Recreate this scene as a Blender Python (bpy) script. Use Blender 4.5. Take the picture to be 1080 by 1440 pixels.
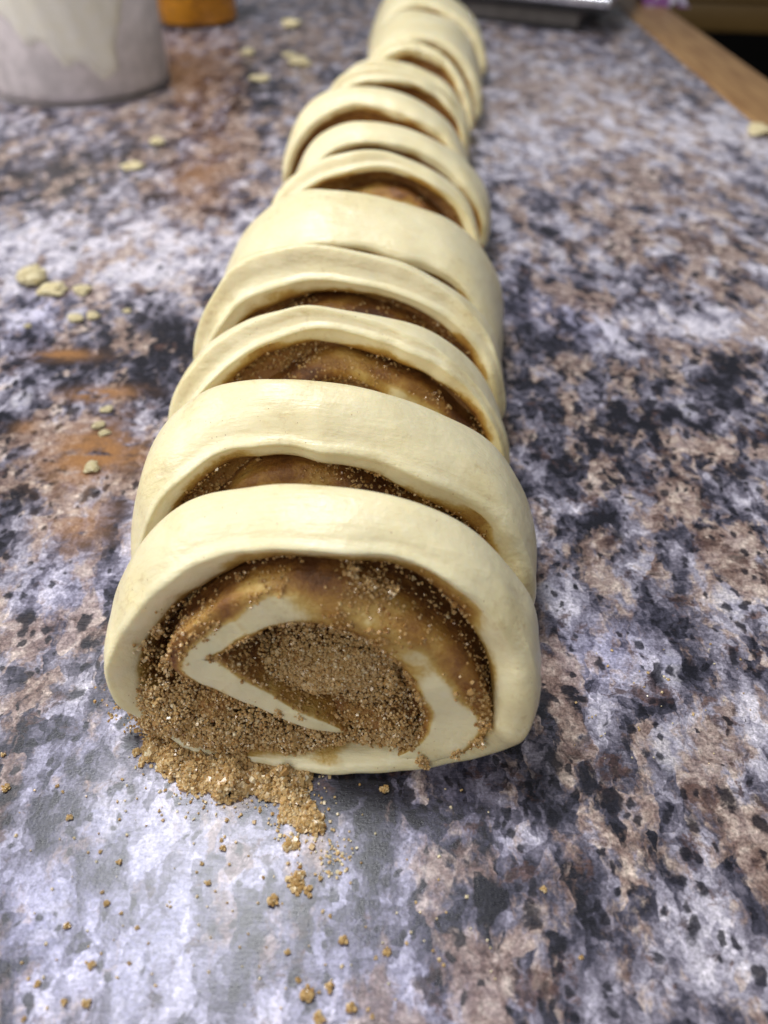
import bpy, math, random
import numpy as np

# ------------------------------------------------------------------ camera, world, lights
SC = bpy.context.scene
for o in list(bpy.data.objects):
    bpy.data.objects.remove(o)
COL = SC.collection
PITCH, FPX, HCAM = math.radians(42.5), 1082.0, 14.3          # lengths below are centimetres

cam_d = bpy.data.cameras.new("camera")
cam = bpy.data.objects.new("camera", cam_d)
COL.objects.link(cam)
cam.location = (0, 0, HCAM * .01)
cam.rotation_euler = (math.pi / 2 - PITCH, 0, 0)
cam_d.sensor_fit = 'VERTICAL'
cam_d.sensor_height = 34.6
cam_d.sensor_width = 25.95
cam_d.lens = 26.0
cam_d.clip_start, cam_d.clip_end = .005, 50
cam_d.dof.use_dof = True
cam_d.dof.focus_distance = .163
cam_d.dof.aperture_fstop = 10.5
SC.camera = cam

world = bpy.data.worlds.new("World")
SC.world = world
world.use_nodes = True
wb = world.node_tree.nodes["Background"]
wb.inputs[0].default_value = (.93, .95, 1.0, 1)
wb.inputs[1].default_value = .17

def area(name, loc, target, sx, sy, power, color):
    d = bpy.data.lights.new(name, 'AREA')
    d.shape = 'RECTANGLE'
    d.size, d.size_y, d.energy, d.color = sx, sy, power, color
    o = bpy.data.objects.new(name, d)
    COL.objects.link(o)
    o.location = loc
    v = [target[i] - loc[i] for i in range(3)]
    from mathutils import Vector
    o.rotation_euler = Vector(v).to_track_quat('-Z', 'Y').to_euler()
    return o

area("ceiling_lamp", (-.24, .46, .95), (-.02, .10, 0), .34, .28, 8.2, (.96, .97, 1.0))
area("room_lamp", (-.42, -.80, .78), (0, .2, 0), .6, .4, 4.6, (1.0, .96, .90))

area("side_lamp", (-.95, .28, .62), (-.05, .35, 0), .55, .35, 6.2, (1.0, .97, .92))

SC.view_settings.view_transform = 'Standard'
SC.view_settings.look = 'None'
SC.view_settings.gamma = 1
SC.view_settings.exposure = 0
SC.cycles.use_denoising = True

# ------------------------------------------------------------------ helpers
rng = np.random.default_rng(7)
random.seed(7)

def ray(x, y):
    a = (720 - y) / FPX
    return np.array([(x - 540) / FPX, math.cos(PITCH) + math.sin(PITCH) * a, -math.sin(PITCH) + math.cos(PITCH) * a])

def at(x, y, z=0.0):                    # photo point -> point on the level z (cm)
    r = ray(x, y)
    return r * ((z - HCAM) / r[2]) + np.array([0, 0, HCAM])

def at_y(x, y, Y):                      # photo point -> point on the upright plane y = Y (cm)
    r = ray(x, y)
    return r * (Y / r[1]) + np.array([0, 0, HCAM])

def sines(P, freq, seed, n=9):          # smooth cheap noise in about [-1, 1]
    r = np.random.default_rng(seed)
    P = np.atleast_2d(P)
    d = r.normal(size=(n, P.shape[1])) * freq
    ph = r.uniform(0, 6.283, n)
    return np.sin(P @ d.T + ph).sum(1) / (n ** .5 * 1.25)

def fbm(P, freq, seed, octaves=3):
    return sum(sines(P, freq * 2 ** k, seed + k * 13) * .5 ** k for k in range(octaves))

def sm(x, a, b):
    t = np.clip((x - a) / (b - a), 0, 1)
    return t * t * (3 - 2 * t)

def mesh(name, V, F, smooth=True, mat=None, attrs=None):
    me = bpy.data.meshes.new(name)
    me.from_pydata((np.asarray(V) * .01).tolist(), [], F.tolist() if isinstance(F, np.ndarray) else F)
    me.update()
    if smooth:
        me.polygons.foreach_set("use_smooth", [True] * len(me.polygons))
    for k, v in (attrs or {}).items():
        a = me.attributes.new(k, 'FLOAT', 'POINT')
        a.data.foreach_set("value", np.asarray(v, dtype=np.float32))
    if mat:
        me.materials.append(mat)
    return me

def obj(name, me, parent=None, loc=None):
    o = bpy.data.objects.new(name, me)
    COL.objects.link(o)
    if parent:
        o.parent = parent
    if loc is not None:
        o.location = np.asarray(loc) * .01
    return o

def tag(o, label=None, cat=None, group=None, kind=None):
    for k, v in (("label", label), ("category", cat), ("group", group), ("kind", kind)):
        if v:
            o[k] = v
    return o

def grid_faces(n, m, wrap=False, flip=False):       # n rings of m points
    i = np.arange(n - 1)[:, None]
    j = np.arange(m if wrap else m - 1)[None, :]
    a = i * m + j
    b = i * m + (j + 1) % m
    c = (i + 1) * m + (j + 1) % m
    d = (i + 1) * m + j
    q = np.stack([a, b, c, d], -1).reshape(-1, 4)
    return q[:, ::-1] if flip else q

def spline(pts, n, closed=False):                   # Catmull-Rom through rows of any width, even spacing
    P = np.asarray(pts, float)
    k = len(P)
    out = []
    segs = k if closed else k - 1
    for i in range(segs):
        if closed:
            p0, p1, p2, p3 = P[(i - 1) % k], P[i], P[(i + 1) % k], P[(i + 2) % k]
        else:
            p0, p1, p2, p3 = P[max(i - 1, 0)], P[i], P[i + 1], P[min(i + 2, k - 1)]
        for t in np.linspace(0, 1, 24, endpoint=False):
            out.append(.5 * ((2 * p1) + (-p0 + p2) * t + (2 * p0 - 5 * p1 + 4 * p2 - p3) * t * t + (-p0 + 3 * p1 - 3 * p2 + p3) * t ** 3))
    out.append(P[0] if closed else P[-1])
    out = np.array(out)
    s = np.r_[0, np.cumsum(np.linalg.norm(np.diff(out[:, :2], axis=0), axis=1))]
    q = np.linspace(0, s[-1], n, endpoint=not closed)
    return np.stack([np.interp(q, s, out[:, c]) for c in range(out.shape[1])], 1)

# ------------------------------------------------------------------ materials
class NT:
    def __init__(self, name):
        self.m = bpy.data.materials.new(name)
        self.m.use_nodes = True
        self.t = self.m.node_tree
        self.b = self.t.nodes["Principled BSDF"]
    def put(self, sock, v):
        if hasattr(v, "is_output"):
            self.t.links.new(v, sock)
        else:
            if isinstance(v, (tuple, list)) and len(v) == 3 and sock.type == 'RGBA':
                v = (*v, 1)
            sock.default_value = v
    def node(self, typ, out=0, _in=None, **kw):
        n = self.t.nodes.new(typ)
        for k, v in kw.items():
            setattr(n, k, v)
        for k, v in (_in or {}).items():
            self.put(n.inputs[k], v)
        return n.outputs[out]
    def math(self, op, a, b=0.0, c=0.0):
        return self.node('ShaderNodeMath', operation=op, _in={0: a, 1: b, 2: c})
    def vmath(self, op, a, b=(0, 0, 0)):
        return self.node('ShaderNodeVectorMath', operation=op, _in={0: a, 1: b})
    def noise(self, v, scale, detail=4, rough=.55, out=0, dist=0.0):
        return self.node('ShaderNodeTexNoise', out=out, _in={'Vector': v, 'Scale': scale, 'Detail': detail, 'Roughness': rough, 'Distortion': dist})
    def voro(self, v, scale, out=0, rand=1.0, feature='F1'):
        return self.node('ShaderNodeTexVoronoi', out=out, feature=feature, _in={'Vector': v, 'Scale': scale, 'Randomness': rand})
    def mix(self, f, a, b, blend='MIX'):
        n = self.t.nodes.new('ShaderNodeMix')
        n.data_type = 'RGBA'
        n.blend_type = blend
        self.put(n.inputs[0], f)
        self.put(n.inputs[6], a)
        self.put(n.inputs[7], b)
        return n.outputs[2]
    def step(self, x, a, b):
        return self.node('ShaderNodeMapRange', interpolation_type='SMOOTHSTEP', _in={0: x, 1: a, 2: b, 3: 0.0, 4: 1.0})
    def attr(self, name):
        return self.node('ShaderNodeAttribute', out=2, attribute_name=name)
    def pos(self, k=100.0):
        return self.vmath('MULTIPLY', self.node('ShaderNodeTexCoord', out=3), (k, k, k))
    def ramp(self, f, stops):
        n = self.t.nodes.new('ShaderNodeValToRGB')
        e = n.color_ramp.elements
        while len(e) < len(stops):
            e.new(.5)
        for el, (p, c) in zip(e, stops):
            el.position, el.color = p, (*c, 1)
        self.put(n.inputs[0], f)
        return n.outputs[0]
    def bump(self, h, strength=.3, dist=.001, normal=None):
        return self.node('ShaderNodeBump', _in={'Height': h, 'Strength': strength, 'Distance': dist, **({'Normal': normal} if normal else {})})
    def set(self, **kw):
        for k, v in kw.items():
            self.put(self.b.inputs[k.replace('_', ' ')], v)
        return self.m

def plain(name, color, rough=.5, metal=0.0, **kw):
    n = NT(name)
    P = n.pos()
    v = n.noise(P, .9, 5)
    c = n.mix(n.step(v, .3, .7), tuple(x * .82 for x in color), tuple(min(1, x * 1.12) for x in color))
    return n.set(Base_Color=c, Roughness=rough, Metallic=metal, **kw)

def dough_material():
    n = NT("dough")
    P = n.pos()
    c = n.attr("coat")
    big = n.noise(P, .55, 4)
    mid = n.noise(P, 2.6, 5, .6)
    fine = n.noise(P, 11, 4, .6)
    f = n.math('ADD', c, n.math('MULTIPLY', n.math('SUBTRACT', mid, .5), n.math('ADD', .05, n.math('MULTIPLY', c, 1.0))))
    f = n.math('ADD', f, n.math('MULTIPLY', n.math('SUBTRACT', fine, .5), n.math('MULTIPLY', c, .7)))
    cream = n.mix(n.step(big, .35, .7), (.87, .785, .51), (.82, .72, .42))
    cream = n.mix(n.math('MULTIPLY', n.step(mid, .52, .72), .35), cream, (.87, .81, .60))
    dust = n.math('MULTIPLY', n.step(n.noise(P, 5.0, 6, .75), .50, .66), n.step(n.noise(P, .55, 4), .42, .60))
    cream = n.mix(n.math('MULTIPLY', dust, .42), cream, (.56, .41, .19))
    spk = n.math('MULTIPLY', n.math('LESS_THAN', n.voro(P, 5.5), .075), n.step(n.noise(P, .9, 2), .45, .6))
    cream = n.mix(n.math('MULTIPLY', spk, .7), cream, (.30, .16, .06))
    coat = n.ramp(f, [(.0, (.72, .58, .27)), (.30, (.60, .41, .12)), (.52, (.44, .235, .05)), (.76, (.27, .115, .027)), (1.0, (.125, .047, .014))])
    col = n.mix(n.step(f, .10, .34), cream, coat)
    h = n.math('ADD', n.math('MULTIPLY', n.noise(P, 1.7, 3), .8), n.math('MULTIPLY', n.noise(P, 6, 6, .65), .30))
    nm = n.bump(h, .32, .0014)
    wr = n.noise(n.node('ShaderNodeMapping', _in={'Vector': P, 'Rotation': (0, 0, .12), 'Scale': (.35, 2.4, 1.2)}), 1.6, 5, .62)
    nm = n.bump(wr, .28, .0015, nm)
    h2 = n.math('MULTIPLY', n.noise(P, 10, 5, .7), n.step(f, .25, .5))
    nm = n.bump(h2, .7, .0006, nm)
    return n.set(Base_Color=col, Roughness=n.math('ADD', .19, n.math('MULTIPLY', n.noise(P, 2, 5), .28)),
                 Subsurface_Weight=.35, Subsurface_Radius=(.006, .0045, .0025), Subsurface_Scale=.6, Normal=nm)

def filling_material():
    n = NT("cinnamon_filling")
    P = n.pos()
    c = n.attr("coat")
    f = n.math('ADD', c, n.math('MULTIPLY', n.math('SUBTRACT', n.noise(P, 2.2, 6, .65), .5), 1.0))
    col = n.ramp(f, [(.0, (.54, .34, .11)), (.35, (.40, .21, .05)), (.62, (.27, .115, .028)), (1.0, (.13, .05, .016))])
    g = n.noise(P, 14, 4, .7)
    col = n.mix(n.math('MULTIPLY', n.step(g, .5, .75), .6), col, (.45, .29, .13))
    nm = n.bump(n.noise(P, 9, 5, .7), .7, .0008)
    nm = n.bump(n.noise(P, 3, 5, .6), .5, .002, nm)
    return n.set(Base_Color=col, Roughness=n.math('ADD', .28, n.math('MULTIPLY', g, .35)), Normal=nm,
                 Subsurface_Weight=.1, Subsurface_Radius=(.004, .002, .001), Subsurface_Scale=.4)

def crystal_material():
    n = NT("sugar_crystal")
    t = n.attr("tone")
    col = n.ramp(t, [(.0, (.28, .13, .036)), (.35, (.51, .315, .12)), (.75, (.70, .49, .245)), (1.0, (.86, .73, .50))])
    return n.set(Base_Color=col, Roughness=.18, IOR=1.5, Transmission_Weight=.0, Subsurface_Weight=.25, Subsurface_Radius=(.002, .0012, .0006), Subsurface_Scale=.4)

def counter_material():
    n = NT("granite_laminate")
    P = n.pos()
    ad, al, at_, asm = n.attr("dark"), n.attr("light"), n.attr("tan"), n.attr("smear")
    w = n.vmath('SUBTRACT', n.noise(P, 1.1, 4, out=1), (.5, .5, .5))
    W = n.vmath('ADD', P, n.vmath('MULTIPLY', w, (.6, .6, 0)))
    w2 = n.vmath('SUBTRACT', n.noise(P, 5.0, 3, out=1), (.5, .5, .5))
    W2 = n.vmath('ADD', W, n.vmath('MULTIPLY', w2, (.13, .13, 0)))
    rot = n.node('ShaderNodeMapping', _in={'Vector': W2, 'Rotation': (0, 0, .65), 'Scale': (1.0, .55, 1)})
    n1 = n.noise(rot, .85, 10, .66)
    n2 = n.noise(n.vmath('ADD', rot, (31, 17, 5)), .75, 9, .70)
    n3 = n.noise(n.vmath('ADD', W2, (7, 57, 3)), 1.1, 10, .74)
    n5 = n.noise(n.vmath('ADD', W2, (77, 3, 9)), 3.2, 6, .68)
    g = n.noise(P, 13, 5, .75)
    def cell(V, sc):
        return n.node('ShaderNodeSeparateColor', _in={0: n.voro(V, sc, out=1)})
    r1, r2, r3 = cell(rot, 1.1), cell(n.vmath('ADD', rot, (5, 2, 0)), 2.6), cell(W2, 6.0)
    cells = n.math('ADD', n.math('ADD', n.math('MULTIPLY', r1, .11), n.math('MULTIPLY', r2, .14)), n.math('MULTIPLY', r3, .10))
    base_f = n.math('ADD', n.math('ADD', n1, n.math('SUBTRACT', cells, .192)), n.math('MULTIPLY', n.math('SUBTRACT', al, ad), .19))
    col = n.ramp(base_f, [(.31, (.012, .012, .018)), (.40, (.058, .056, .080)), (.48, (.165, .153, .195)), (.565, (.36, .343, .415)), (.69, (.71, .675, .745))])
    tf = n.math('ADD', n.math('ADD', n2, n.math('MULTIPLY', n.math('SUBTRACT', r2, .5), .10)), n.math('MULTIPLY', at_, .15))
    tancol = n.ramp(n.math('ADD', n5, n.math('MULTIPLY', n.math('SUBTRACT', n1, .5), .5)), [(.30, (.07, .04, .035)), (.42, (.22, .145, .118)), (.54, (.40, .30, .25)), (.67, (.70, .58, .48))])
    col = n.mix(n.math('MULTIPLY', n.step(tf, .515, .60), .85), col, tancol)
    col = n.mix(n.math('MULTIPLY', n.step(n.math('ADD', n3, n.math('MULTIPLY', at_, .05)), .56, .63), .8), col, n.mix(r3, (.035, .020, .020), (.13, .07, .055)))
    vd = n.voro(rot, 1.1)
    fl = n.math('MULTIPLY', n.math('GREATER_THAN', n.math('ADD', r1, n.math('MULTIPLY', n.math('SUBTRACT', al, ad), .25)), .80), n.step(n.math('ADD', vd, n.math('MULTIPLY', n5, .7)), .82, .62))
    col = n.mix(n.math('MULTIPLY', fl, .8), col, n.mix(n.step(n5, .4, .62), (.36, .35, .44), (.66, .63, .66)))
    for sc, thr, rad, off in ((1.7, .86, .44, (3, 9, 0)), (2.9, .82, .44, (13, 4, 0)), (5.0, .77, .46, (23, 4, 0))):
        V = n.vmath('ADD', n.node('ShaderNodeMapping', _in={'Vector': W2, 'Rotation': (0, 0, .65), 'Scale': (1.0, .7, 1)}), off)
        r = cell(V, sc)
        d = n.math('ADD', n.voro(V, sc), n.math('MULTIPLY', n.math('SUBTRACT', n5, .5), .8))
        k = n.math('MULTIPLY', n.math('GREATER_THAN', n.math('ADD', r, n.math('SUBTRACT', n.math('MULTIPLY', ad, .30), n.math('MULTIPLY', al, .18))), thr), n.step(d, rad, rad - .20))
        col = n.mix(n.math('MULTIPLY', k, .88), col, (.010, .010, .016))
    col = n.mix(n.math('MULTIPLY', n.attr('lilac_sheen'), .85), col, (.70, .73, 1.0), 'MULTIPLY')
    # printed grain
    col = n.mix(1.0, col, n.ramp(g, [(.34, (.45, .45, .47)), (.5, (1, 1, 1)), (.66, (1.6, 1.58, 1.6))]), 'MULTIPLY')
    sf = n.math('MULTIPLY', asm, n.step(n.noise(n.node('ShaderNodeMapping', _in={'Vector': W2, 'Scale': (.6, 1.6, 1)}), 1.6, 6, .65), .34, .52))
    col = n.mix(sf, col, n.mix(n.step(g, .4, .6), (.23, .095, .022), (.36, .17, .05)))
    # fine scuffs and orange-peel of the laminate
    sc_v = n.node('ShaderNodeMapping', _in={'Vector': P, 'Rotation': (0, 0, -.35), 'Scale': (1.0, 9.0, 1)})
    scr = n.noise(sc_v, 2.2, 6, .75)
    nm = n.bump(n.math('ADD', n.noise(P, 16, 3, .6), n.math('MULTIPLY', scr, .6)), .24, .00014)
    ro = n.math('ADD', n.math('ADD', .17, n.math('MULTIPLY', scr, .22)), n.math('MULTIPLY', sf, .3))
    return n.set(Base_Color=col, Roughness=ro, Specular_IOR_Level=.44, Normal=nm)

def wood_material(name, a, b):
    n = NT(name)
    P = n.pos()
    v = n.noise(n.node('ShaderNodeMapping', _in={'Vector': P, 'Scale': (2.0, .12, 2.0)}), 1.4, 6, .6)
    return n.set(Base_Color=n.mix(n.step(v, .35, .65), a, b), Roughness=.4, Normal=n.bump(v, .15, .001))

M_DOUGH, M_FILL, M_CRYS, M_COUNTER = dough_material(), filling_material(), crystal_material(), counter_material()
M_TRIM = wood_material("honey_wood", (.26, .13, .045), (.40, .23, .09))
M_BOARD = wood_material("brown_wood", (.13, .075, .02), (.20, .12, .04))
M_FLOOR = plain("shaded_floor", (.004, .003, .002), .9, Specular_IOR_Level=.02)  # near-black: the shade beyond the counter is put into the floor colour

# ------------------------------------------------------------------ counter (the setting)
def axis(a, b, c, d, fine, coarse):
    return np.r_[np.arange(a, b, coarse), np.arange(b, c, fine), np.arange(c, d + 1e-6, coarse)]
EDGE_IN, EDGE_OUT = 22.6, 27.4
xs = np.r_[np.arange(-75, -24, 1.2), np.arange(-24, EDGE_IN, .22), EDGE_IN]
ys = np.r_[np.arange(-20, 2, 1.2), np.arange(2, 40, .22), np.arange(40, 135, .8)]
X, Y = np.meshgrid(xs, ys)
GV = np.stack([X.ravel(), Y.ravel(), np.zeros(X.size)], 1)

def blobs(lst, seed):
    out = np.zeros(len(GV))
    wob = np.stack([fbm(GV[:, :2], .45, seed, 3), fbm(GV[:, :2], .45, seed + 5, 3)], 1)
    for (px, py, rx, ry, amt) in lst:
        c = at(px, py)
        ex = abs(at(px + rx, py)[0] - c[0])
        ey = max(abs(at(px, py - ry)[1] - at(px, py + ry)[1]) / 2, .01)
        d = ((GV[:, 0] + wob[:, 0] * ex * .35 - c[0]) / ex) ** 2 + ((GV[:, 1] + wob[:, 1] * ey * .35 - c[1]) / ey) ** 2
        out = np.maximum(out, amt * np.exp(-d * .9))
    return out

DARK = [(150, 500, 170, 55, 1), (240, 580, 90, 60, .9), (800, 530, 110, 60, .8), (880, 610, 190, 70, .6), (1010, 545, 110, 40, .5),
        (40, 690, 40, 50, .5), (520, 1150, 90, 60, .95), (470, 1200, 40, 60, .9), (700, 1250, 160, 90, .5), (800, 1040, 90, 80, .5),
        (60, 250, 90, 40, .8), (950, 130, 60, 25, .9), (760, 400, 50, 40, .4), (40, 1130, 60, 50, .4), (900, 1180, 80, 60, .45), (190, 470, 60, 40, .7), (330, 120, 90, 60, .6)]
LIGHT = [(850, 160, 190, 80, 1.1), (1010, 465, 100, 24, 1.4), (60, 350, 90, 50, .8), (200, 350, 90, 50, .9), (260, 1230, 230, 130, .3), (110, 1370, 160, 80, .3),  # pale zones; first also room sheen, lower-left pair lamp sheen, put into the colour
         (560, 1370, 120, 70, .7), (850, 920, 80, 50, .8), (1000, 1020, 90, 50, .6), (960, 230, 110, 40, .8), (40, 470, 60, 40, .8), (740, 360, 60, 40, .7), (1010, 1360, 70, 60, .6), (100, 800, 80, 60, .4)]
TAN = [(140, 690, 90, 60, .8), (300, 240, 70, 60, .9), (1000, 1170, 110, 100, .8), (1060, 800, 60, 60, 1), (840, 1080, 70, 50, .7), (940, 330, 120, 40, .8),
       (270, 110, 80, 60, .8), (700, 1340, 100, 60, .7), (80, 900, 70, 50, .5), (790, 130, 120, 60, .75), (900, 230, 120, 60, .6), (1000, 400, 110, 40, .6), (60, 640, 60, 60, .6), (860, 760, 90, 60, .5), (650, 1200, 60, 50, .6), (430, 60, 80, 50, .7), (760, 930, 40, 80, .5), (900, 700, 120, 60, .4)]  # the zone by the jar is its reflection, painted into the print
SMEAR = [(135, 630, 55, 38, 1), (160, 552, 50, 9, .9), (95, 500, 40, 7, .9), (120, 735, 45, 28, .6), (185, 640, 30, 20, .7), (40, 600, 20, 10, .5), (290, 250, 45, 40, .5)]
LILAC_SHEEN = [(260, 1260, 330, 170, 1), (560, 1360, 160, 90, .7), (60, 1080, 110, 90, .7), (100, 830, 90, 80, .5), (830, 930, 80, 60, .6), (780, 440, 70, 50, .5), (60, 460, 60, 50, .5)]  # lilac zones; at lower left the lamp's sheen is tinted into the print
attrs = dict(lilac_sheen=blobs(LILAC_SHEEN, 41), dark=blobs(DARK, 3), light=blobs(LIGHT, 11), tan=blobs(TAN, 19), smear=np.clip(blobs(SMEAR, 29) * 1.25, 0, 1))
counter = obj("counter_top", mesh("counter_top", GV, grid_faces(len(ys), len(xs)), mat=M_COUNTER, attrs=attrs))
tag(counter, kind="structure")

def box_mesh(name, lo, hi, mat, bevel=.15, seg=3, shear=0.):
    import bmesh
    bm = bmesh.new()
    bmesh.ops.create_cube(bm, size=1)
    lo, hi = np.array(lo, float), np.array(hi, float)
    for v in bm.verts:
        v.co = [((v.co[i] + .5) * (hi[i] - lo[i]) + lo[i]) * .01 for i in range(3)]
    if bevel:
        bmesh.ops.bevel(bm, geom=list(bm.edges), offset=bevel * .01, segments=seg, profile=.5, affect='EDGES')
    for v in bm.verts:
        v.co.x += shear * v.co.y
    me = bpy.data.meshes.new(name)
    bm.to_mesh(me)
    bm.free()
    me.materials.append(mat)
    me.polygons.foreach_set("use_smooth", [True] * len(me.polygons))
    return me

obj("counter_edge", box_mesh("counter_edge", (EDGE_IN, -20, -3.8), (EDGE_OUT, 135, .05), M_TRIM, .35, 4), counter)
obj("counter_core", box_mesh("counter_core", (-75, -20, -3.8), (EDGE_IN - .02, 134.6, -.03), plain("chipboard", (.3, .22, .13), .8), 0), counter)
floor = obj("floor", mesh("floor", [(-4000, -3000, -90), (4000, -3000, -90), (4000, 5000, -90), (-4000, 5000, -90)], [(0, 1, 2, 3)], mat=M_FLOOR))
tag(floor, kind="structure")

# ------------------------------------------------------------------ sugar crystals
CUBE = np.array([(x, y, z) for x in (-.5, .5) for y in (-.5, .5) for z in (-.5, .5)])
CFACE = np.array([(0, 1, 3, 2), (4, 6, 7, 5), (0, 4, 5, 1), (2, 3, 7, 6), (0, 2, 6, 4), (1, 5, 7, 3)])

def crystals(name, P, size, tone, mat=M_CRYS):
    k = len(P)
    q = rng.normal(size=(k, 4))
    q /= np.linalg.norm(q, axis=1)[:, None]
    a, b, c, d = q.T
    R = np.stack([np.stack([1 - 2 * (c * c + d * d), 2 * (b * c - a * d), 2 * (b * d + a * c)], 1),
                  np.stack([2 * (b * c + a * d), 1 - 2 * (b * b + d * d), 2 * (c * d - a * b)], 1),
                  np.stack([2 * (b * d - a * c), 2 * (c * d + a * b), 1 - 2 * (b * b + c * c)], 1)], 1)
    L = CUBE[None] * rng.uniform(.75, 1.3, (k, 1, 3)) + rng.normal(0, .07, (k, 8, 3))
    V = np.einsum('kij,kvj->kvi', R, L) * np.asarray(size)[:, None, None] + P[:, None, :]
    F = (np.arange(k)[:, None, None] * 8 + CFACE[None]).reshape(-1, 4)
    return mesh(name, V.reshape(-1, 3), F, smooth=False, mat=mat, attrs=dict(tone=np.repeat(tone, 8)))

def sample(V, F, w, k):                               # random points on quads, weighted
    V = np.asarray(V)
    T = np.concatenate([F[:, [0, 1, 2]], F[:, [0, 2, 3]]])
    A, B, C = V[T[:, 0]], V[T[:, 1]], V[T[:, 2]]
    N = np.cross(B - A, C - A)
    ar = np.linalg.norm(N, axis=1)
    pr = ar * w[T].mean(1)
    if pr.sum() <= 0:
        return np.zeros((0, 3)), np.zeros((0, 3))
    i = rng.choice(len(T), k, p=pr / pr.sum())
    r1, r2 = rng.random(k) ** .5, rng.random(k)
    return (A[i] * (1 - r1)[:, None] + B[i] * (r1 * (1 - r2))[:, None] + C[i] * (r1 * r2)[:, None],
            N[i] / (ar[i][:, None] + 1e-9))

# ------------------------------------------------------------------ cinnamon rolls
def outline_normals(P):
    t = np.roll(P, -1, 0) - np.roll(P, 1, 0)
    n = np.stack([t[:, 1], -t[:, 0]], 1)
    n /= np.linalg.norm(n, axis=1)[:, None] + 1e-9
    for _ in range(6):
        n = (np.roll(n, 1, 0) + n * 2 + np.roll(n, -1, 0)) / 4
        n /= np.linalg.norm(n, axis=1)[:, None] + 1e-9
    return n                                          # outward when P runs counter-clockwise seen from the front

def make_roll(label, outline, lip_t, slope_w, slope_d, depth, lean, crest, ribbons, fill, seed, d0, cx0,
              n_cry=0, cry_size=.045, coat_lip=.0, wrinkle=1.0, back_crest=.97, extra=None, skew=.12, drift=.1, gap=0., rnd=.7, yaw=0.):
    """outline: K x 2 (x from the roll's middle, v up the leaning face), counter-clockwise; the roll stands at (cx0, d0)."""
    K = len(outline)
    sL, cL = math.sin(lean), math.cos(lean)
    nrm = outline_normals(outline)
    def to3d(uv, y):
        y = np.broadcast_to(y, uv.shape[:1])
        return np.stack([uv[:, 0], uv[:, 1] * sL + y, np.maximum(uv[:, 1] * cL, .012)], 1)
    lipn = .15 * fbm(outline, .9, seed) * wrinkle
    rings, coat = [], []
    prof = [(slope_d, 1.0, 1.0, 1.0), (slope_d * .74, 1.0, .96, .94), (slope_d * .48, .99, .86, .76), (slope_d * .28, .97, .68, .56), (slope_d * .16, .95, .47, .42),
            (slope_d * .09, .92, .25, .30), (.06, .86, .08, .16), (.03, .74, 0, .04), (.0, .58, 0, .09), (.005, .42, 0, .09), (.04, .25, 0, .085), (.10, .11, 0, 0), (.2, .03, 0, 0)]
    htop = outline[:, 1].max()
    up = np.clip(outline[:, 1] / htop, 0, 1)
    half_w = np.ptp(outline[:, 0]) / 2
    for (y, ft, fw, cf) in prof:
        off = lip_t * ft + slope_w * fw
        uv = outline - nrm * off[:, None]
        yy = y + lipn * (1 if y < .5 else .6)
        rings.append(to3d(uv, yy))
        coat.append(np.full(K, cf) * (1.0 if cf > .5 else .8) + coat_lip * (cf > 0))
    # outer skin: from lip to crest to back
    for f in 1 - np.linspace(1, 0, 44)[1:] ** 1.5:
        y = .2 + (depth - .2) * f
        ye = y * (1 - skew * outline[:, 0] / half_w * up) + (gap * f * f) * (1 - up) ** .7 + lipn * max(0, 1 - f * 1.6)
        yc = crest[0]
        if y < yc:
            k = math.sin(math.pi / 2 * (y - .2) / max(yc - .2, .05)) ** .75 if yc > .2 else 1
            s = k
        else:
            s = 1 - (1 - back_crest) / max(crest[2] - 1, .01) * sm(np.array([y]), yc, depth + .5)[0]
        sx, sz = 1 + (crest[1] - 1) * s, 1 + (crest[2] - 1) * s
        edge = max(0, (y - (depth - rnd)) / rnd)
        off = lip_t * .03 + rnd * (1 - math.sqrt(max(0, 1 - edge ** 2)))
        q = outline - nrm * np.broadcast_to(off, K)[:, None]
        uv = q * np.stack([np.full(K, sx), np.full(K, sz)], 1)
        uv[:, 0] -= drift * s * up
        P = to3d(uv, ye)
        amp = (.055 * fbm(P * [1, .6, 1], .75, seed + 3, 2) + .022 * fbm(P * [.7, 2.2, .7], 1.5, seed + 9, 2)) * wrinkle * min(1, f * 4)
        P[:, 0] += nrm[:, 0] * amp
        P[:, 2] += nrm[:, 1] * amp * up
        P[:, 2] = np.maximum(P[:, 2], .012)
        rings.append(P)
        coat.append(np.zeros(K))
    last = rings[-1]
    cen = last.mean(0)
    for k in (.7, .4, .12):
        rings.append(cen + (last - cen) * k + np.array([0, .12 * (1 - k), 0]))
        coat.append(np.full(K, .2))
    V = np.concatenate(rings)
    F = grid_faces(len(rings), K, wrap=True)
    cv = np.concatenate(coat)
    # sugar caught on the inner slope: broken up by noise
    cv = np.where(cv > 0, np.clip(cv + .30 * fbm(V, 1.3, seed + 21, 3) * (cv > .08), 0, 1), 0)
    root = obj("cinnamon_roll", None, loc=(cx0, d0, 0))
    root.rotation_euler.z = yaw
    tag(root, label, "cinnamon roll", "sliced cinnamon rolls in one row along the counter")
    obj("dough", mesh("dough", V, F, mat=M_DOUGH, attrs=dict(coat=cv)), root)
    sources = [(V, F, np.where(cv > .5, cv ** 3, 0) * (1 - .85 * sm(cv, .80, .97)) * .6)]
    # filling behind the layers
    in_off = lip_t + slope_w * .97
    edge_uv = outline - nrm * in_off[:, None]
    cuv = edge_uv.mean(0)
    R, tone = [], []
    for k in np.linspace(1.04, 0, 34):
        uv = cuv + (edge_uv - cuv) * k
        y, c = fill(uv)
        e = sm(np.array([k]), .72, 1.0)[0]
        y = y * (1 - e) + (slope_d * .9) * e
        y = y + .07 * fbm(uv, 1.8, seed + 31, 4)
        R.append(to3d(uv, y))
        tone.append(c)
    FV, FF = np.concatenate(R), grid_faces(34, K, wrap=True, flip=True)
    ft = np.concatenate(tone)
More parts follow.
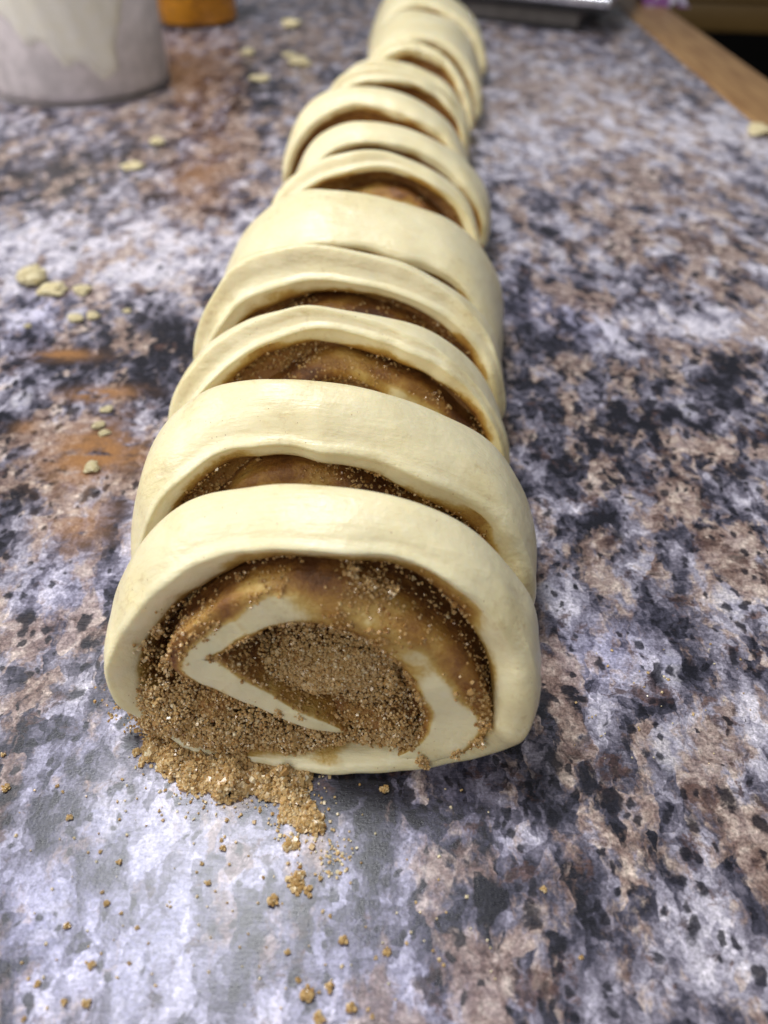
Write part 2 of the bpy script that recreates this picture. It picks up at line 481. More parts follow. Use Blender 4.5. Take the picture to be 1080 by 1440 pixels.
    obj("filling", mesh("filling", FV, FF, mat=M_FILL, attrs=dict(coat=ft)), root)
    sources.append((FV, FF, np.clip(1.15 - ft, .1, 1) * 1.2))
    # inner dough layers
    for rb in ribbons:
        RV, RF, rc = ribbon(rb, to3d, seed)
        obj("dough_layer", mesh("dough_layer", RV, RF, mat=M_DOUGH, attrs=dict(coat=rc)), root)
        sources.append((RV, RF, np.where(rc > .35, rc ** 1.5, 0) * (1 - .85 * sm(rc, .80, .97)) * .8))
    if n_cry:
        tot = np.array([np.linalg.norm(np.cross(V_[F_[:, 1]] - V_[F_[:, 0]], V_[F_[:, 3]] - V_[F_[:, 0]]), axis=1) @ w_[F_].mean(1) for V_, F_, w_ in sources])
        pts = [sample(V_, F_, w_, int(n_cry * t / tot.sum())) for (V_, F_, w_), t in zip(sources, tot)]
        P = np.concatenate([p for p, _ in pts])
        P = P + rng.normal(0, .012, P.shape)
        clump = fbm(P, 2.2, seed + 77, 2)
        keep = clump + rng.normal(0, .35, len(P)) > -.35
        P = P[keep]
        P[:, 1] -= rng.uniform(0, .05, len(P))
        P[:, 2] = np.maximum(P[:, 2], .02)
        tone = rng.normal(.38, .2, len(P))
        if extra:
            E_ = extra(to3d)
            P = np.concatenate([P, E_])
            tone = np.r_[tone, rng.normal(.52, .2, len(E_))]
        sz = cry_size * rng.lognormal(0, .28, len(P))
        o = obj("sugar_crystals", crystals("sugar_crystals", P, sz, np.clip(tone, 0, 1)), root)
        o["kind"] = "stuff"
    return root

def ribbon(rb, to3d, seed):
    rb = [tuple(r) + (.35,) * (8 - len(r)) for r in rb]
    """rb rows: x, v, thickness, front depth, flatness 0..1, coat on the cut face 0..1, coat on the sides"""
    n = 150
    C = spline(rb, n)
    t = np.gradient(C[:, :2], axis=0)
    nr = np.stack([t[:, 1], -t[:, 0]], 1)
    nr /= np.linalg.norm(nr, axis=1)[:, None] + 1e-9
    for _ in range(5):
        nr[1:-1] = (nr[:-2] + 2 * nr[1:-1] + nr[2:]) / 4
        nr /= np.linalg.norm(nr, axis=1)[:, None] + 1e-9
    s = np.linspace(0, 1, n)
    endf = np.sqrt(np.clip(np.minimum(s, 1 - s) / .045, .02, 1))
    half = C[:, 2] / 2 * endf * (1 + .09 * fbm(C[:, :2], 1.8, seed + 40, 3))
    ph = np.linspace(-math.pi / 2, math.pi / 2, 29)
    cols, coat = [], []
    flat = C[:, 4]
    cap = np.where(flat > .5, np.minimum(half, .22), half * .95)
    cap = half * .95 * (1 - flat) + np.minimum(half, .2) * flat
    ex = 2 + 3.5 * flat
    def col(off, y, c):
        uv = C[:, :2] + nr * off[:, None]
        y = y + C[:, 3] + .055 * fbm(np.c_[uv, y], 1.5, seed + 51, 3)
        cols.append(to3d(uv, y))
        coat.append(np.clip(c + .22 * fbm(np.c_[uv * 1.0, y], 1.9, seed + 63, 3) * (c > .05), 0, 1))
    cols_side = C[:, 6]
    flank = C[:, 7] if C.shape[1] > 7 else np.full(n, .35)
    for y in (1.6, 1.1, .7, .4):
        col(-half * (1.06 if y > .5 else 1.0), cap + y, cols_side)
    for p in ph:
        sx = np.sign(math.sin(p)) * np.abs(math.sin(p)) ** (2 / ex)
        sy = 1 - np.abs(math.cos(p)) ** (2 / ex)
        edge = np.maximum(sm(-sx, .60, 1.0), sm(sx, flank, flank + .45) * .95)
        col(half * sx, cap * sy, C[:, 5] * (1 - edge) + cols_side * edge * np.maximum(.72, C[:, 5]))
    for y in (.4, .7, 1.1, 1.6):
        col(half * (1.06 if y > .5 else 1.0), cap + y, cols_side)
    V = np.stack(cols, 1).reshape(-1, 3)
    return V, grid_faces(n, len(cols), flip=True), np.stack(coat, 1).reshape(-1)

# ---- frontmost roll: its face is laid out on a leaning plane
LEAN, YAW = math.radians(16), math.radians(-7)
BASE = np.array([at_y(450, 950, 8.4)[0], at(450, 1090)[1], 0])
XH = np.array([math.cos(YAW), math.sin(YAW), 0])
YH = np.array([-math.sin(YAW), math.cos(YAW), 0])

def face(px, py, off=0.0):                           # photo point -> (x, v) on the face plane
    r = ray(px, py)
    n = YH * math.cos(LEAN) - np.array([0, 0, math.sin(LEAN)])
    o = np.array([0, 0, HCAM])
    p = r * (n @ (BASE + YH * off - o)) / (n @ r) + o - BASE
    return np.array([p @ XH, p[2] / math.cos(LEAN)])

OUT = [(188, 1014), (290, 1068), (430, 1088), (560, 1095), (640, 1096), (695, 1084), (738, 1048), (754, 1000), (751, 950), (736, 912),
       (702, 866), (650, 822), (580, 789), (500, 770), (420, 762), (340, 770), (270, 790), (212, 828), (168, 880), (143, 930), (150, 972)]
TW = [(.22, .40), (.20, .15), (.28, .12), (.40, .10), (.50, .08), (.64, .08), (.70, .10), (.66, .22), (.58, .36), (.44, .58),
      (.26, .74), (.17, .74), (.15, .64), (.15, .56), (.16, .52), (.20, .60), (.24, .74), (.28, .64), (.28, .60), (.28, .60), (.26, .55)]
rows = [list(face(*p)) + list(tw) for p, tw in zip(OUT, TW)]
rows = spline(rows, 300, closed=True)
o_uv = rows[:, :2].copy()
o_uv[:, 1] = np.maximum(o_uv[:, 1], .02)

def rib(rows_px):
    return [list(face(r[0], r[1], r[3])) + list(r[2:]) for r in rows_px]

#        px    py    thick front flat coat side
R2 = rib([(550, 1072, .3, .14, .9, .05, .7, .9), (598, 1062, .62, .08, 1., .02, .8, .9), (642, 1022, 1.30, .0, 1., .02, .9, .45), (628, 976, 1.30, -.04, .8, .06, .95, .15),
          (596, 934, 1.12, -.10, .3, .40, .95, .1), (545, 898, 1.04, -.16, 0., .52, .95, .2), (490, 874, 1.04, -.18, 0., .46, .95, .3), (430, 860, 1.06, -.18, .1, .42, .95, .4), (376, 862, .98, -.16, .5, .16, .95, .25),
          (322, 884, .92, -.14, .9, .04, .95, .0), (266, 922, .92, -.16, 1., .02, .95, .15), (296, 946, .90, -.12, 1., .03, .85, .75), (346, 974, .66, -.04, .9, .08, .8, .7),
          (400, 1002, .44, .06, .8, .12, .8, .7), (450, 1020, .30, .12, .6, .15, .8, .7), (490, 1030, .2, .2, .4, .3, .8, .7)])

def front_sugar(to3d):
    """piled sugar: in the middle, along the lower left where it falls out, and clots along the cut edges"""
    out = []
    def pile(px, py, rx, ry, k, y0, y1):
        k = int(k * 1.4)
        a = rng.normal(0, .5, (k, 2))
        uv = np.array([face(px + rx * p, py + ry * q) for p, q in a])
        rr = (a ** 2).sum(1)
        top = y0 + (y1 - y0) * np.clip(rr, 0, 1) + .10 * fbm(uv, 2.6, 404, 2)
        uv[:, 1] = np.maximum(uv[:, 1], .05)
        out.append(to3d(uv, top + rng.uniform(0, .12, k)))
    pile(465, 970, 118, 52, 4600, .20, .80)
    pile(385, 978, 70, 40, 1200, .35, .6)
    pile(520, 1000, 70, 50, 900, .35, .6)
    pile(235, 1003, 70, 52, 1500, -.12, .35)
    pile(310, 1030, 100, 40, 2000, -.16, .25)
    pile(400, 1052, 80, 26, 900, -.06, .2)
    pile(500, 1050, 90, 20, 500, .1, .3)
    pile(562, 1040, 36, 34, 420, .02, .25)
    for px, py, r, k, y in ((548, 960, .16, 70, .05), (232, 938, .13, 50, .1), (260, 930, .12, 40, .1), (350, 985, .1, 35, .08), (390, 1006, .12, 45, .08), (420, 1010, .1, 40, .08),
                            (430, 880, .14, 60, .2), (470, 890, .14, 60, .2), (400, 870, .12, 40, .2), (520, 830, .14, 70, .15), (495, 815, .12, 50, .2), (550, 838, .12, 50, .15),
                            (680, 1020, .16, 80, .05), (672, 1045, .12, 40, .02), (640, 1062, .1, 30, .0), (590, 1070, .1, 30, 0), (210, 870, .14, 60, .35), (215, 905, .16, 70, .35),
                            (195, 930, .14, 50, .3), (560, 1040, .12, 40, .12), (600, 1078, .08, 20, 0), (330, 830, .1, 30, .35), (660, 985, .12, 40, .12)):
        c = to3d(face(px, py)[None], y)[0]
        out.append(c + rng.normal(0, r * .5, (k, 3)))
    return np.concatenate(out)

MA, MB_, MC = face(455, 966), face(285, 1002), face(520, 1035)
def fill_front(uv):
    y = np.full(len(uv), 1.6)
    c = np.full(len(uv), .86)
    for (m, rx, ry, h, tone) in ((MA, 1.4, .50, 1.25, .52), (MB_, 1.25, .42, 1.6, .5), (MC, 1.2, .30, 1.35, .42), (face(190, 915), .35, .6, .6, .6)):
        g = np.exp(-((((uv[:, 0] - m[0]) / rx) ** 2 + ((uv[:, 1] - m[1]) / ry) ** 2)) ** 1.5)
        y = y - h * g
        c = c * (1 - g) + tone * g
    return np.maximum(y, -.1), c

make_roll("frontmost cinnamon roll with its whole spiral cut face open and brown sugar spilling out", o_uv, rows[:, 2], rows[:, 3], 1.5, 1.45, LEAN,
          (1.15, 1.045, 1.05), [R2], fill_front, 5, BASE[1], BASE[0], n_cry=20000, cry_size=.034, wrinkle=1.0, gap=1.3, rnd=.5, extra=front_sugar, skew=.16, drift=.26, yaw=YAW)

# ---- the rolls behind: read from the photograph as left, right (at mid height), lip and crest
def generic_outline(w, h, shift, K=170):
    t = np.linspace(-math.pi / 2, 1.5 * math.pi, K, endpoint=False)
    c, s = np.cos(t), np.sin(t)
    z0 = .27
    x = np.sign(c) * np.abs(c) ** np.where((c < 0) & (s > 0), 1.15, .94)
    z = np.where(s >= 0, z0 + (1 - z0) * np.abs(s) ** 1.08, z0 - z0 * np.abs(s) ** .62)
    x = x + shift * np.clip(z, 0, 1) * (1 - x * x)
    return spline(np.stack([x * w / 2, z * h], 1), K, closed=True)

#        left        right       lip        crest  z_lip lip_t slope ribbon_scale n_cry  label
ROLLS = [((170, 762), (741, 800), (470, 620), 520, 4.95, .24, .52, 1.0, 13000, "second cinnamon roll from the front, wide smooth top and sugary slit below it"),
         ((238, 595), (717, 625), (450, 460), 443, 5.0, .18, .42, 1.0, 8000, "third cinnamon roll from the front, thin rim over a wide dark cinnamon hollow"),
         ((262, 485), (709, 535), (470, 388), 340, 4.9, .22, .40, 1.0, 5000, "fourth cinnamon roll from the front, brown filling arc showing under its rim"),
         ((284, 402), (704, 452), (490, 333), 260, 4.9, .34, .22,   .8, 900, "fifth cinnamon roll from the front, broad pale top with a closed narrow slit"),
         ((368, 292), (684, 345), (510, 231), 206, 4.9, .20, .3, .8, 500, "sixth cinnamon roll from the front, thin rim over a short dark hollow"),
         ((392, 240), (682, 292), (520, 194), 165, 4.9, .32, .2, .0, 0, "seventh cinnamon roll from the front, pale ring with a faint tan slit"),
         ((390, 214), (655, 215), (520, 142), 115, 4.9, .30, .25, .0, 0, "eighth cinnamon roll from the front, its left end jutting out over a dark slit"),
         ((428, 160), (656, 196), (525, 107), 99, 4.9, .2, .2, .0, 0, "ninth cinnamon roll from the front, very thin slice before the bend in the row"),
         ((455, 130), (660, 175), (530, 94), 85, 4.9, .2, .2, .0, 0, "tenth cinnamon roll from the front, thin slice just below the dark hollow"),
         ((500, 112), (664, 158), (575, 66), 58, 4.9, .22, .45, .0, 0, "eleventh cinnamon roll from the front, thin arched rim over a deep dark hollow"),
         ((508, 74), (671, 110), (580, 48), 10, 5.0, .38, .2, .0, 0, "twelfth cinnamon roll from the front, smooth pale dome with a faint curved slit"),
         ((516, 30), (683, 66), (595, 3), -22, 5.0, .45, .2, .0, 0, "farthest cinnamon roll at the top, partly cut off by the photo edge")]
lips = []
for (L, R, lip, crest, zl, *_r) in ROLLS:
    lips.append(at(lip[0], lip[1], zl - .25)[1])
for i, (L, R, lip, crest, zl, lt, sw, rs, ncry, label) in enumerate(ROLLS):
    lean = math.radians(17)
    zl -= .25
    dl = lips[i]
    dn = lips[i + 1] if i + 1 < len(lips) else dl + 6
    dc = at(lip[0], crest, zl + (.6 if lip[1] - crest > 40 else .3))[1]
    mid = dl + .35 * (dc - dl) - .6
    a, b = at_y(L[0], L[1], mid)[0], at_y(R[0], R[1], mid)[0]
    w, cx = b - a, (a + b) / 2
    cy = max(dc - dl - .65, .28)
    depth = max(min(cy + .42, dn - dl + .3), .7)
    cy = min(cy, depth - .3)
    gap = max(dn - dl - depth, 0)
    h = zl / math.cos(lean)
    d0 = dl - zl * math.tan(lean)
    sd = 100 + i * 17
    ol = generic_outline(w / 1.02, h, -.16 + .06 * math.sin(i * 2.1))
    ol = ol + np.stack([.14 * fbm(ol, .6, sd, 2), .055 * fbm(ol, .7, sd + 2, 2) * sm(ol[:, 1], .5, 2)], 1)
    ol[:, 1] = np.maximum(ol[:, 1], .02)
    z = ol[:, 1] / h
    tt = lt * (1 + .25 * fbm(ol, .7, sd + 4, 2)) * (1 + .5 * (ol[:, 0] > 0) * (1 - z))
    ww = np.maximum(sw * (.5 + .6 * z) * (1 + .3 * fbm(ol, .5, sd + 6, 2)), .05)
    ribs = []
    if rs:
        a_, b_ = w / 2, h
        vary = lambda k: 1 + .05 * math.sin(sd * 1.7 + k * 2.3)
        ribs = [[(.52 * a_, .08 * b_, .4, .2, 1, .05, .8), (.68 * a_, .26 * b_, .9, .12, .9, .06, .9), (.56 * a_ * vary(1), .48 * b_, .95, .14, .6, .10, .9),
                 (.32 * a_, .65 * b_ * vary(2), .86, .12, .3, .30, 1., .1), (.02 * a_, .74 * b_, .80, .08, .1, .46, 1., .1), (-.30 * a_, .71 * b_ * vary(3), .62, .1, .3, .40, 1., .1),
                 (-.56 * a_ * vary(4), .52 * b_, .60, .26, .7, .12, .9), (-.66 * a_, .36 * b_, .55, .2, .9, .06, .9), (-.4 * a_, .24 * b_, .4, .25, .9, .06, .9), (0, .16 * b_, .3, .25, .9, .06, .9)]]
        if i == 1:
            ribs = [[(.60 * a_, .10 * b_, .4, .2, 1, .05, .8), (.76 * a_, .33 * b_, .6, .16, .9, .06, .9), (.60 * a_, .48 * b_, .8, .14, .6, .12, .9),
                     (.36 * a_, .64 * b_, .80, .12, .4, .22, 1., .05), (.02 * a_, .76 * b_, .66, .16, 0, .62, 1., .05), (-.25 * a_, .68 * b_, .6, .22, .0, .80, 1., .1),
                     (-.55 * a_, .45 * b_, .6, .4, .2, .7, .9), (-.5 * a_, .25 * b_, .4, .3, .9, .2, .9)]]
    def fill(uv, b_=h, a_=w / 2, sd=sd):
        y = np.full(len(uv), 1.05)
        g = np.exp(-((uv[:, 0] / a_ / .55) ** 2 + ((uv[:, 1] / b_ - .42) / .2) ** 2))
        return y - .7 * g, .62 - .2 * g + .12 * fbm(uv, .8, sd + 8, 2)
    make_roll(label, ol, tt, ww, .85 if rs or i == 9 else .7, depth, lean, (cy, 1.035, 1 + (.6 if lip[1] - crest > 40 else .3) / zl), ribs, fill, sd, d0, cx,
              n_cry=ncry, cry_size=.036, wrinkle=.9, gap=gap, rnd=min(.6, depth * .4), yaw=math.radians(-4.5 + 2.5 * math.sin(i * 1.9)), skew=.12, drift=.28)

# ------------------------------------------------------------------ spilled sugar and crumbs
def heap(poly_px, k, height, name):
    poly = np.array([at(*p)[:2] for p in poly_px])
    lo, hi = poly.min(0), poly.max(0)
    pts = []
    while len(pts) < k:
        q = rng.uniform(lo, hi, (4000, 2))
        x, y = q.T
        ins = np.zeros(len(q), bool)
        j = len(poly) - 1
        dmin = np.full(len(q), 9.)
        for i in range(len(poly)):
            a, b = poly[i], poly[j]
            cr = ((a[1] > y) != (b[1] > y)) & (x < (b[0] - a[0]) * (y - a[1]) / (b[1] - a[1] + 1e-12) + a[0])
            ins ^= cr
            ab = b - a
            tt = np.clip(((q - a) @ ab) / (ab @ ab), 0, 1)
            dmin = np.minimum(dmin, np.linalg.norm(q - a - tt[:, None] * ab, axis=1))
            j = i
        lum = fbm(q, 3.2, 900, 2)
        sd_ = np.where(ins, dmin, -dmin) + lum * .13 + .10 * fbm(q, 9, 905, 2)
        ok = sd_ > -.02
        top = height * np.clip(sd_ / .45, 0, 1) ** .6 * np.clip(1 + .6 * fbm(q, 3.4, 910, 3), .12, 2.2) + .02
        z = top * rng.uniform(.45, 1.0, len(q))
        pts += list(np.c_[q, np.maximum(z, .02)][ok])
    return np.array(pts[:k])

P = np.concatenate([
    heap([(188, 1058), (215, 1035), (300, 1055), (400, 1075), (432, 1078), (438, 1105), (400, 1120), (350, 1112), (300, 1132), (262, 1108), (215, 1085)], 6500, .28, "a"),
    heap([(405, 1118), (425, 1112), (440, 1150), (458, 1163), (440, 1174), (420, 1158), (390, 1162), (408, 1140)], 620, .22, "b"),
    heap([(395, 1190), (425, 1180), (440, 1190), (420, 1200), (400, 1198)], 110, .08, "c"),
    heap([(405, 1225), (425, 1232), (438, 1250), (432, 1262), (418, 1252), (408, 1240)], 90, .08, "d")])
spill = obj("spilled_sugar", crystals("spilled_sugar", P, .044 * rng.lognormal(0, .28, len(P)), np.clip(rng.normal(.58, .2, len(P)), 0, 1)))
tag(spill, "heap of brown sugar spilled on the counter in front of the frontmost roll", "sugar", kind="stuff")
# glittering loose grains right of the heap
g = np.array([at(rng.normal(470, 16), rng.normal(1205, 16)) for _ in range(70)] + [at(rng.uniform(20, 700), rng.uniform(1110, 1420)) for _ in range(120)]
             + [at(rng.uniform(800, 1060), rng.uniform(900, 1100)) for _ in range(40)])
g = np.concatenate([g, [at(x, y) for x, y in zip(rng.normal(330, 75, 260), rng.normal(1105, 26, 260))], [at(x, y) for x, y in zip(rng.normal(420, 20, 110), rng.normal(1150, 32, 110))]])
g[:, 2] = .018
loose = obj("loose_sugar_grains", crystals("loose_sugar_grains", g, .03 * rng.lognormal(0, .3, len(g)), np.clip(rng.normal(.8, .2, len(g)), 0, 1)))
tag(loose, "tiny glittering sugar grains scattered over the counter before the rolls", "sugar", kind="stuff")

def crumb_mesh(name, k, r, mat, flat=.6, sz=.034, tone=.5):
    # a small clump: grains packed round a lumpy core
    q = rng.normal(size=(k, 3))
    q /= np.linalg.norm(q, axis=1)[:, None]
    q *= (rng.random(k) ** .33)[:, None] * r
    q *= 1 + .4 * fbm(q / r, 1.5, int(rng.integers(1e6)), 2)[:, None]
    q[:, 2] = q[:, 2] * flat
    q[:, 2] -= q[:, 2].min() - sz * .3
    return crystals(name, q, sz * rng.lognormal(0, .25, k), np.clip(rng.normal(tone, .18, k), 0, 1), mat)

sugar_var = [crumb_mesh("sugar_crumb", k, r, M_CRYS) for k, r in ((30, .06), (46, .075), (20, .05), (60, .085), (16, .045), (80, .095))]
SUG = [(433, 272, .8), (605, 372, 1.2), (548, 415, 1), (565, 468, .9), (277, 493, 1), (290, 522, .8), (330, 548, .8), (182, 583, 1.2), (372, 588, 1.1), (250, 690, 1.2),
       (350, 685, 1), (740, 516, 1.5), (895, 557, .8), (930, 622, 1.6), (705, 272, 1), (780, 655, .9), (808, 730, 1.4), (835, 770, 1.7), (893, 750, 1.9), (950, 805, 1.7),
       (1010, 830, 1), (865, 835, 1.7), (675, 393, .6), (615, 297, .6), (325, 410, 1.3), (272, 383, .7), (403, 630, .6), (190, 290, 1.1), (155, 205, 1.1), (18, 210, 1.2),
       (10, 120, 1.2), (105, 740, 1.1), (175, 790, 1.5), (235, 795, 1.3), (65, 838, 1.2), (1050, 655, 1), (870, 455, 1.1), (1045, 215, 1.7), (1020, 670, .9),
       (1475, 485, 1), (1575, 670, 1.2), (800, 462, 1.2)]
SUG_LABEL = {(740, 516): "brown sugar clump just below the tail of the spilled heap", (930, 622): "brown sugar clump on a dark patch at the bottom, right of the others",
             (893, 750): "largest brown sugar clump of the group at the bottom edge", (950, 805): "rightmost brown sugar clump of the group at the bottom edge",
             (1045, 215): "brown sugar clump under the middle of the front roll's bottom edge", (1475, 485): "amber sugar clump alone on the counter right of the front roll, upper of two",
             (1575, 670): "amber sugar clump alone on the counter far right, lower of two", (18, 210): "brown sugar clump at the left edge of the photo, lower of two", (10, 120): "brown sugar clump at the left edge of the photo, upper of two",
             (433, 272): "oval sugar clump closest to the left end of the spilled heap", (250, 690): "round sugar clump alone in the middle of the bottom left counter"}
for i, (cx, cy, s) in enumerate(SUG):
    o = obj("sugar_crumb", sugar_var[i % 6], loc=at(cx * .5185, 1000 + cy * .5185))
    s *= .58
    o.rotation_euler.z = rng.uniform(0, 6)
    o.scale = (s, s, s * .9)
    tag(o, SUG_LABEL.get((cx, cy), "tiny clump of brown sugar lying loose on the counter in front of the rolls"), "sugar crumb", "brown sugar crumbs scattered before the rolls")

def flake_material():
    n = NT("dry_dough")
    P = n.pos()
    c = n.mix(n.step(n.noise(P, 5, 5, .7), .35, .65), (.72, .60, .31), (.88, .79, .53))
    return n.set(Base_Color=c, Roughness=.7, Normal=n.bump(n.noise(P, 12, 5, .7), .8, .0015))
M_FLAKE = flake_material()

def lump_mesh(name, seed, r, flat):
    import bmesh
    bm = bmesh.new()
    bmesh.ops.create_icosphere(bm, subdivisions=4, radius=1)
    V = np.array([v.co[:] for v in bm.verts])
    d = 1 + .26 * fbm(V, 1.8, seed, 4) + .13 * fbm(V, 6, seed + 7, 3)
    V = V * d[:, None] * r * [1, .8, flat]
    V[:, 2] -= V[:, 2].min() + r * flat * .25
    for v, c in zip(bm.verts, V):
        v.co = c * .01
    me = bpy.data.meshes.new(name)
    bm.to_mesh(me)
    bm.free()
    me.materials.append(M_FLAKE)
    me.polygons.foreach_set("use_smooth", [True] * len(me.polygons))
    return me
lumps = [lump_mesh("dough_crumb", 40 + k * 3, .5, f) for k, f in enumerate((.5, .3, .6, .4))]
CR = [(45, 396, 20, "pale yellow dough crumb left of the rolls, larger upper one of a touching pair"), (72, 410, 22, "pale yellow dough crumb left of the rolls, lower one of a touching pair"),
      (118, 412, 12, "flat pale crumb just right of the touching pair of yellow crumbs"), (108, 450, 12, "larger of two flat pale crumbs side by side below the touching pair"),
      (132, 446, 9, "smaller right-hand one of two flat pale crumbs below the touching pair"), (178, 438, 7, "small round pale crumb midway between the yellow pair and the fourth roll"),
      (40, 460, 5, "tiny pale crumb near the left edge below the touching yellow pair"), (150, 578, 9, "uppermost of four tan crumbs lined up on the orange cinnamon smear"),
      (138, 600, 8, "second from top of four tan crumbs on the orange cinnamon smear"), (146, 610, 9, "third from top of four tan crumbs on the orange cinnamon smear"),
      (130, 661, 12, "lowest and largest of four tan crumbs on the orange cinnamon smear"), (410, 38, 15, "pale crumb beside the farthest rolls, highest crumb in the photo"),
      (350, 77, 9, "small pale crumb nearest to the orange jar"), (406, 79, 11, "left one of two pale crumbs touching beside the far rolls"),
      (422, 93, 14, "right one of two pale crumbs touching beside the far rolls"), (365, 115, 13, "flat pale crumb in front of the small one by the orange jar"),
      (222, 203, 10, "single round tan crumb in front of the flour tub, upper of two"), (190, 236, 16, "flat tan crumb in front of the flour tub, lower of two"),
      (1066, 190, 15, "yellow crumb on the counter beside the wooden edge at the right")]
for i, (cx, cy, r, lab) in enumerate(CR):
    p = at(cx, cy)
    R_ = r * np.linalg.norm(p - [0, 0, HCAM]) / FPX
    o = obj("dough_crumb", lumps[i % 4], loc=p)
    o.scale = [R_ / .58, R_ / .58, R_ / .75]
    o.rotation_euler.z = rng.uniform(0, 6)
    tag(o, lab, "crumb", "dough crumbs scattered on the counter")

# ------------------------------------------------------------------ things at the far end
def lathe(name, prof, mat, n=72, close=False):
    a = np.linspace(0, 2 * math.pi, n, endpoint=False)
    V = np.concatenate([np.stack([r * np.cos(a), r * np.sin(a), np.full(n, z)], 1) for r, z in prof])
    return mesh(name, V, grid_faces(len(prof), n, wrap=True), mat=mat)

TR = 6.2
tub_c = np.array([at_y(121, 130, 60)[0], 60 - TR, 0])
tub = obj("flour_tub", None, loc=(tub_c[0], tub_c[1] + TR, 0))
tag(tub, "white translucent round plastic tub with flour inside, at the top left corner", "tub")
nm_ = NT("milky_plastic")
nm_.set(Base_Color=(.93, .90, .91), Roughness=.3)
_t = nm_.node('ShaderNodeBsdfTransparent', _in={0: (.95, .94, .94)})
_m = nm_.t.nodes.new('ShaderNodeMixShader')
_m.inputs[0].default_value = .92
nm_.t.links.new(nm_.b.outputs[0], _m.inputs[1])
nm_.t.links.new(_t, _m.inputs[2])
nm_.t.links.new(_m.outputs[0], nm_.t.nodes["Material Output"].inputs[0])
obj("tub_wall", lathe("tub_wall", [(.01, .12), (TR - .6, .12), (TR - .35, .16), (TR - .15, .3), (TR - .04, .6), (TR, 1), (TR + .02, 14), (TR + .3, 14.2), (TR + .3, 14.5), (TR - .05, 14.5)], nm_.m), tub)
obj("tub_base_rim", lathe("tub_base_rim", [(TR - .9, .1), (TR - .9, 0.005), (TR - .3, 0.005), (TR - .22, .1)], plain("white_base", (.55, .52, .53), .5)), tub)
obj("tub_shade_sleeve", lathe("tub_shade_sleeve", [(.01, .26), (TR - .6, .26), (TR - .38, .4), (TR - .30, .8), (TR - .28, 13.5), (TR - .33, 13.5), (TR - .36, .8), (.01, .32)], plain("shaded_plastic", (.72, .66, .675), .5)), tub)  # added sleeve; its mauve stands for the tub's white plastic in shade
fm = NT("flour")
fm.set(Base_Color=fm.mix(fm.step(fm.noise(fm.pos(), 1.2, 5), .35, .65), (.96, .93, .80), (.98, .96, .88)), Roughness=.9)
a = np.linspace(0, 2 * math.pi, 90, endpoint=False)
FVv = []
zz = np.r_[.2, .25, np.linspace(.7, 9.0, 50)]
for k, z in enumerate(zz):
    pts = np.stack([np.cos(a) * 3, np.sin(a) * 3, np.full(90, z * .45)], 1)
    az = (np.degrees(a) + 180) % 360 - 180 + 70              # 0 = towards the camera
    line = np.interp(az, [-90, -50, -38, -16, 3, 16, 23, 27, 34, 48, 60, 70, 90], [6, 5, 4, 2.6, 1.6, 1.1, 1.2, 3.4, 5.2, 5.4, 4.9, 6, 6])
    line = line + .35 * np.sin(az * .30 + 1) * (np.abs(az) < 60)
    lift = sm(np.full(90, z), line - .7, line + .9)
    r = TR - .10 - .75 * (1 - lift) - .12 * (1 + np.sin(az * .42 + z)) * .5
    if k == 0:
        r = r * .02
    FVv.append(np.stack([r * np.cos(a), r * np.sin(a), np.full(90, z)], 1))
top = FVv[-1]
for k in (.7, .4, .01):
    FVv.append(top * [k, k, 1] + [0, 0, (1 - k) * 1.2])
FVv = np.concatenate(FVv)
flour = obj("flour", mesh("flour", FVv, grid_faces(len(FVv) // 90, 90, wrap=True), mat=fm.m), loc=(tub_c[0], tub_c[1] + TR, 0))
tag(flour, "cream white flour filling the translucent tub, streaked against its wall", "flour", kind="stuff")

jar_c = at(268, 42)
JR = 3.55
jar = obj("spice_jar", None, loc=(jar_c[0], jar_c[1] + JR, 0))
tag(jar, "orange labelled round jar standing behind the flour tub", "jar")
jm = NT("orange_label")
Pj = jm.pos()
band = jm.step(jm.noise(jm.node('ShaderNodeMapping', _in={'Vector': Pj, 'Scale': (1, 1, 2.2)}), .8, 3), .52, .6)
jm.set(Base_Color=jm.mix(jm.math('MULTIPLY', band, .55), (.80, .33, .012), (.36, .12, .01)), Roughness=.35)
obj("jar_body", lathe("jar_body", [(.01, .02), (JR - .5, .02), (JR - .15, .1), (JR - .05, .3), (JR - .05, 9.4), (JR - .3, 10), (JR - 1, 10.5), (.01, 10.5)], plain("jar_plastic", (.20, .085, .02), .3)), jar)
obj("jar_label", lathe("jar_label", [(JR - .04, .35), (JR, .38), (JR, 8.8), (JR - .04, 8.83)], jm.m), jar)
obj("jar_lid", lathe("jar_lid", [(JR - .9, 10.5), (JR - .2, 10.55), (JR - .1, 10.7), (JR - .1, 12), (JR - .3, 12.2), (.01, 12.25)], plain("red_lid", (.4, .05, .03), .4)), jar)

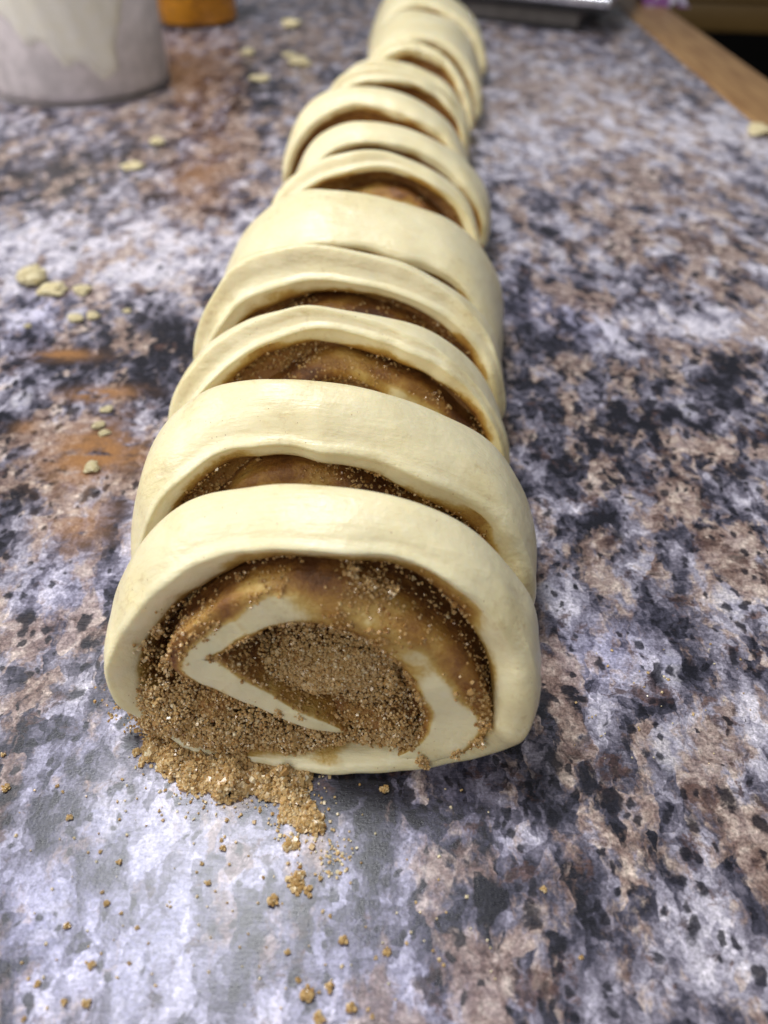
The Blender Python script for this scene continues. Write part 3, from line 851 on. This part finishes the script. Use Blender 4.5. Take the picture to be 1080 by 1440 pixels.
# metal slab: dark foot, overhanging silver rim
c0, c1 = at(683, 18), at(812, 46)
ang = math.atan2(c1[1] - c0[1], c1[0] - c0[0])
slab = obj("metal_tray", None, loc=c1)
slab.rotation_euler.z = math.radians(-32)
tag(slab, "silver and black metal tray lying at the far end right of the rolls", "tray")
M_STEEL = plain("brushed_steel", (.72, .72, .78), .3, 1.0)
M_BLACK = plain("black_plastic", (.012, .012, .016), .35)
M_TAUPE = plain("taupe_plastic", (.10, .09, .085), .4)
obj("tray_foot", box_mesh("tray_foot", (-15.5, 0, .25), (0, 15, 1.7), M_TAUPE, .2, shear=-.22), slab)
obj("foot_trim", box_mesh("foot_trim", (-16, -.05, .02), (.05, 15.05, .25), M_BLACK, .05, shear=-.22), slab)
obj("tray_gasket", box_mesh("tray_gasket", (-15.8, -.9, 1.7), (2.4, 16, 2.1), M_BLACK, .12, shear=-.22), slab)
obj("tray_rim", box_mesh("tray_rim", (-16, -1.2, 2.1), (2.7, 16.3, 2.9), M_STEEL, .3, 4, shear=-.22), slab)
obj("tray_seam", box_mesh("tray_seam", (-16, -1.0, 2.9), (2.5, 16.1, 3.1), M_BLACK, .08, shear=-.22), slab)
obj("tray_plate", box_mesh("tray_plate", (-16, -1.2, 3.1), (2.7, 16.3, 3.9), M_STEEL, .45, 6, shear=-.22), slab)

# board beyond the counter, in the dark
p = at(1030, 25, -12)
board = obj("wooden_board", None, loc=(p[0], p[1], -12))
tag(board, "brown wooden board edge in the dark beyond the counter, top right corner", "board")
board.rotation_euler.z = -.18
obj("board_plank", box_mesh("board_plank", (-14, 0, -2.2), (45, 30, 2.2), M_BOARD, .4), board)
obj("board_lip", box_mesh("board_lip", (-14, -.6, 2.2), (45, 30, 3.6), M_BOARD, .5), board)

# crumpled purple cloth at the far edge of the counter
u, v = np.meshgrid(np.linspace(-1, 1, 40), np.linspace(-1, 1, 40))
uv = np.c_[u.ravel(), v.ravel()]
z = 1.1 + .8 * fbm(uv, 2.2, 301, 3) - .9 * (uv ** 2).sum(1) * .5
cl = np.c_[uv[:, 0] * 2.0 + .3 * fbm(uv, 2, 305, 2), uv[:, 1] * 2.6, np.maximum(z, .06)]
cm = NT("purple_cloth")
cm.set(Base_Color=cm.mix(cm.step(cm.noise(cm.pos(), .7, 3), .48, .54), (.20, .07, .20), (.42, .38, .46)), Roughness=.9)
cme = mesh("purple_cloth", cl, grid_faces(40, 40), mat=cm.m)
cloth = obj("purple_cloth", cme, loc=at(958, 6) + [-1.6, 1, 0])
so = cloth.modifiers.new("thickness", 'SOLIDIFY')
so.thickness = .001
tag(cloth, "crumpled purple and white cloth at the far corner of the counter edge", "cloth")
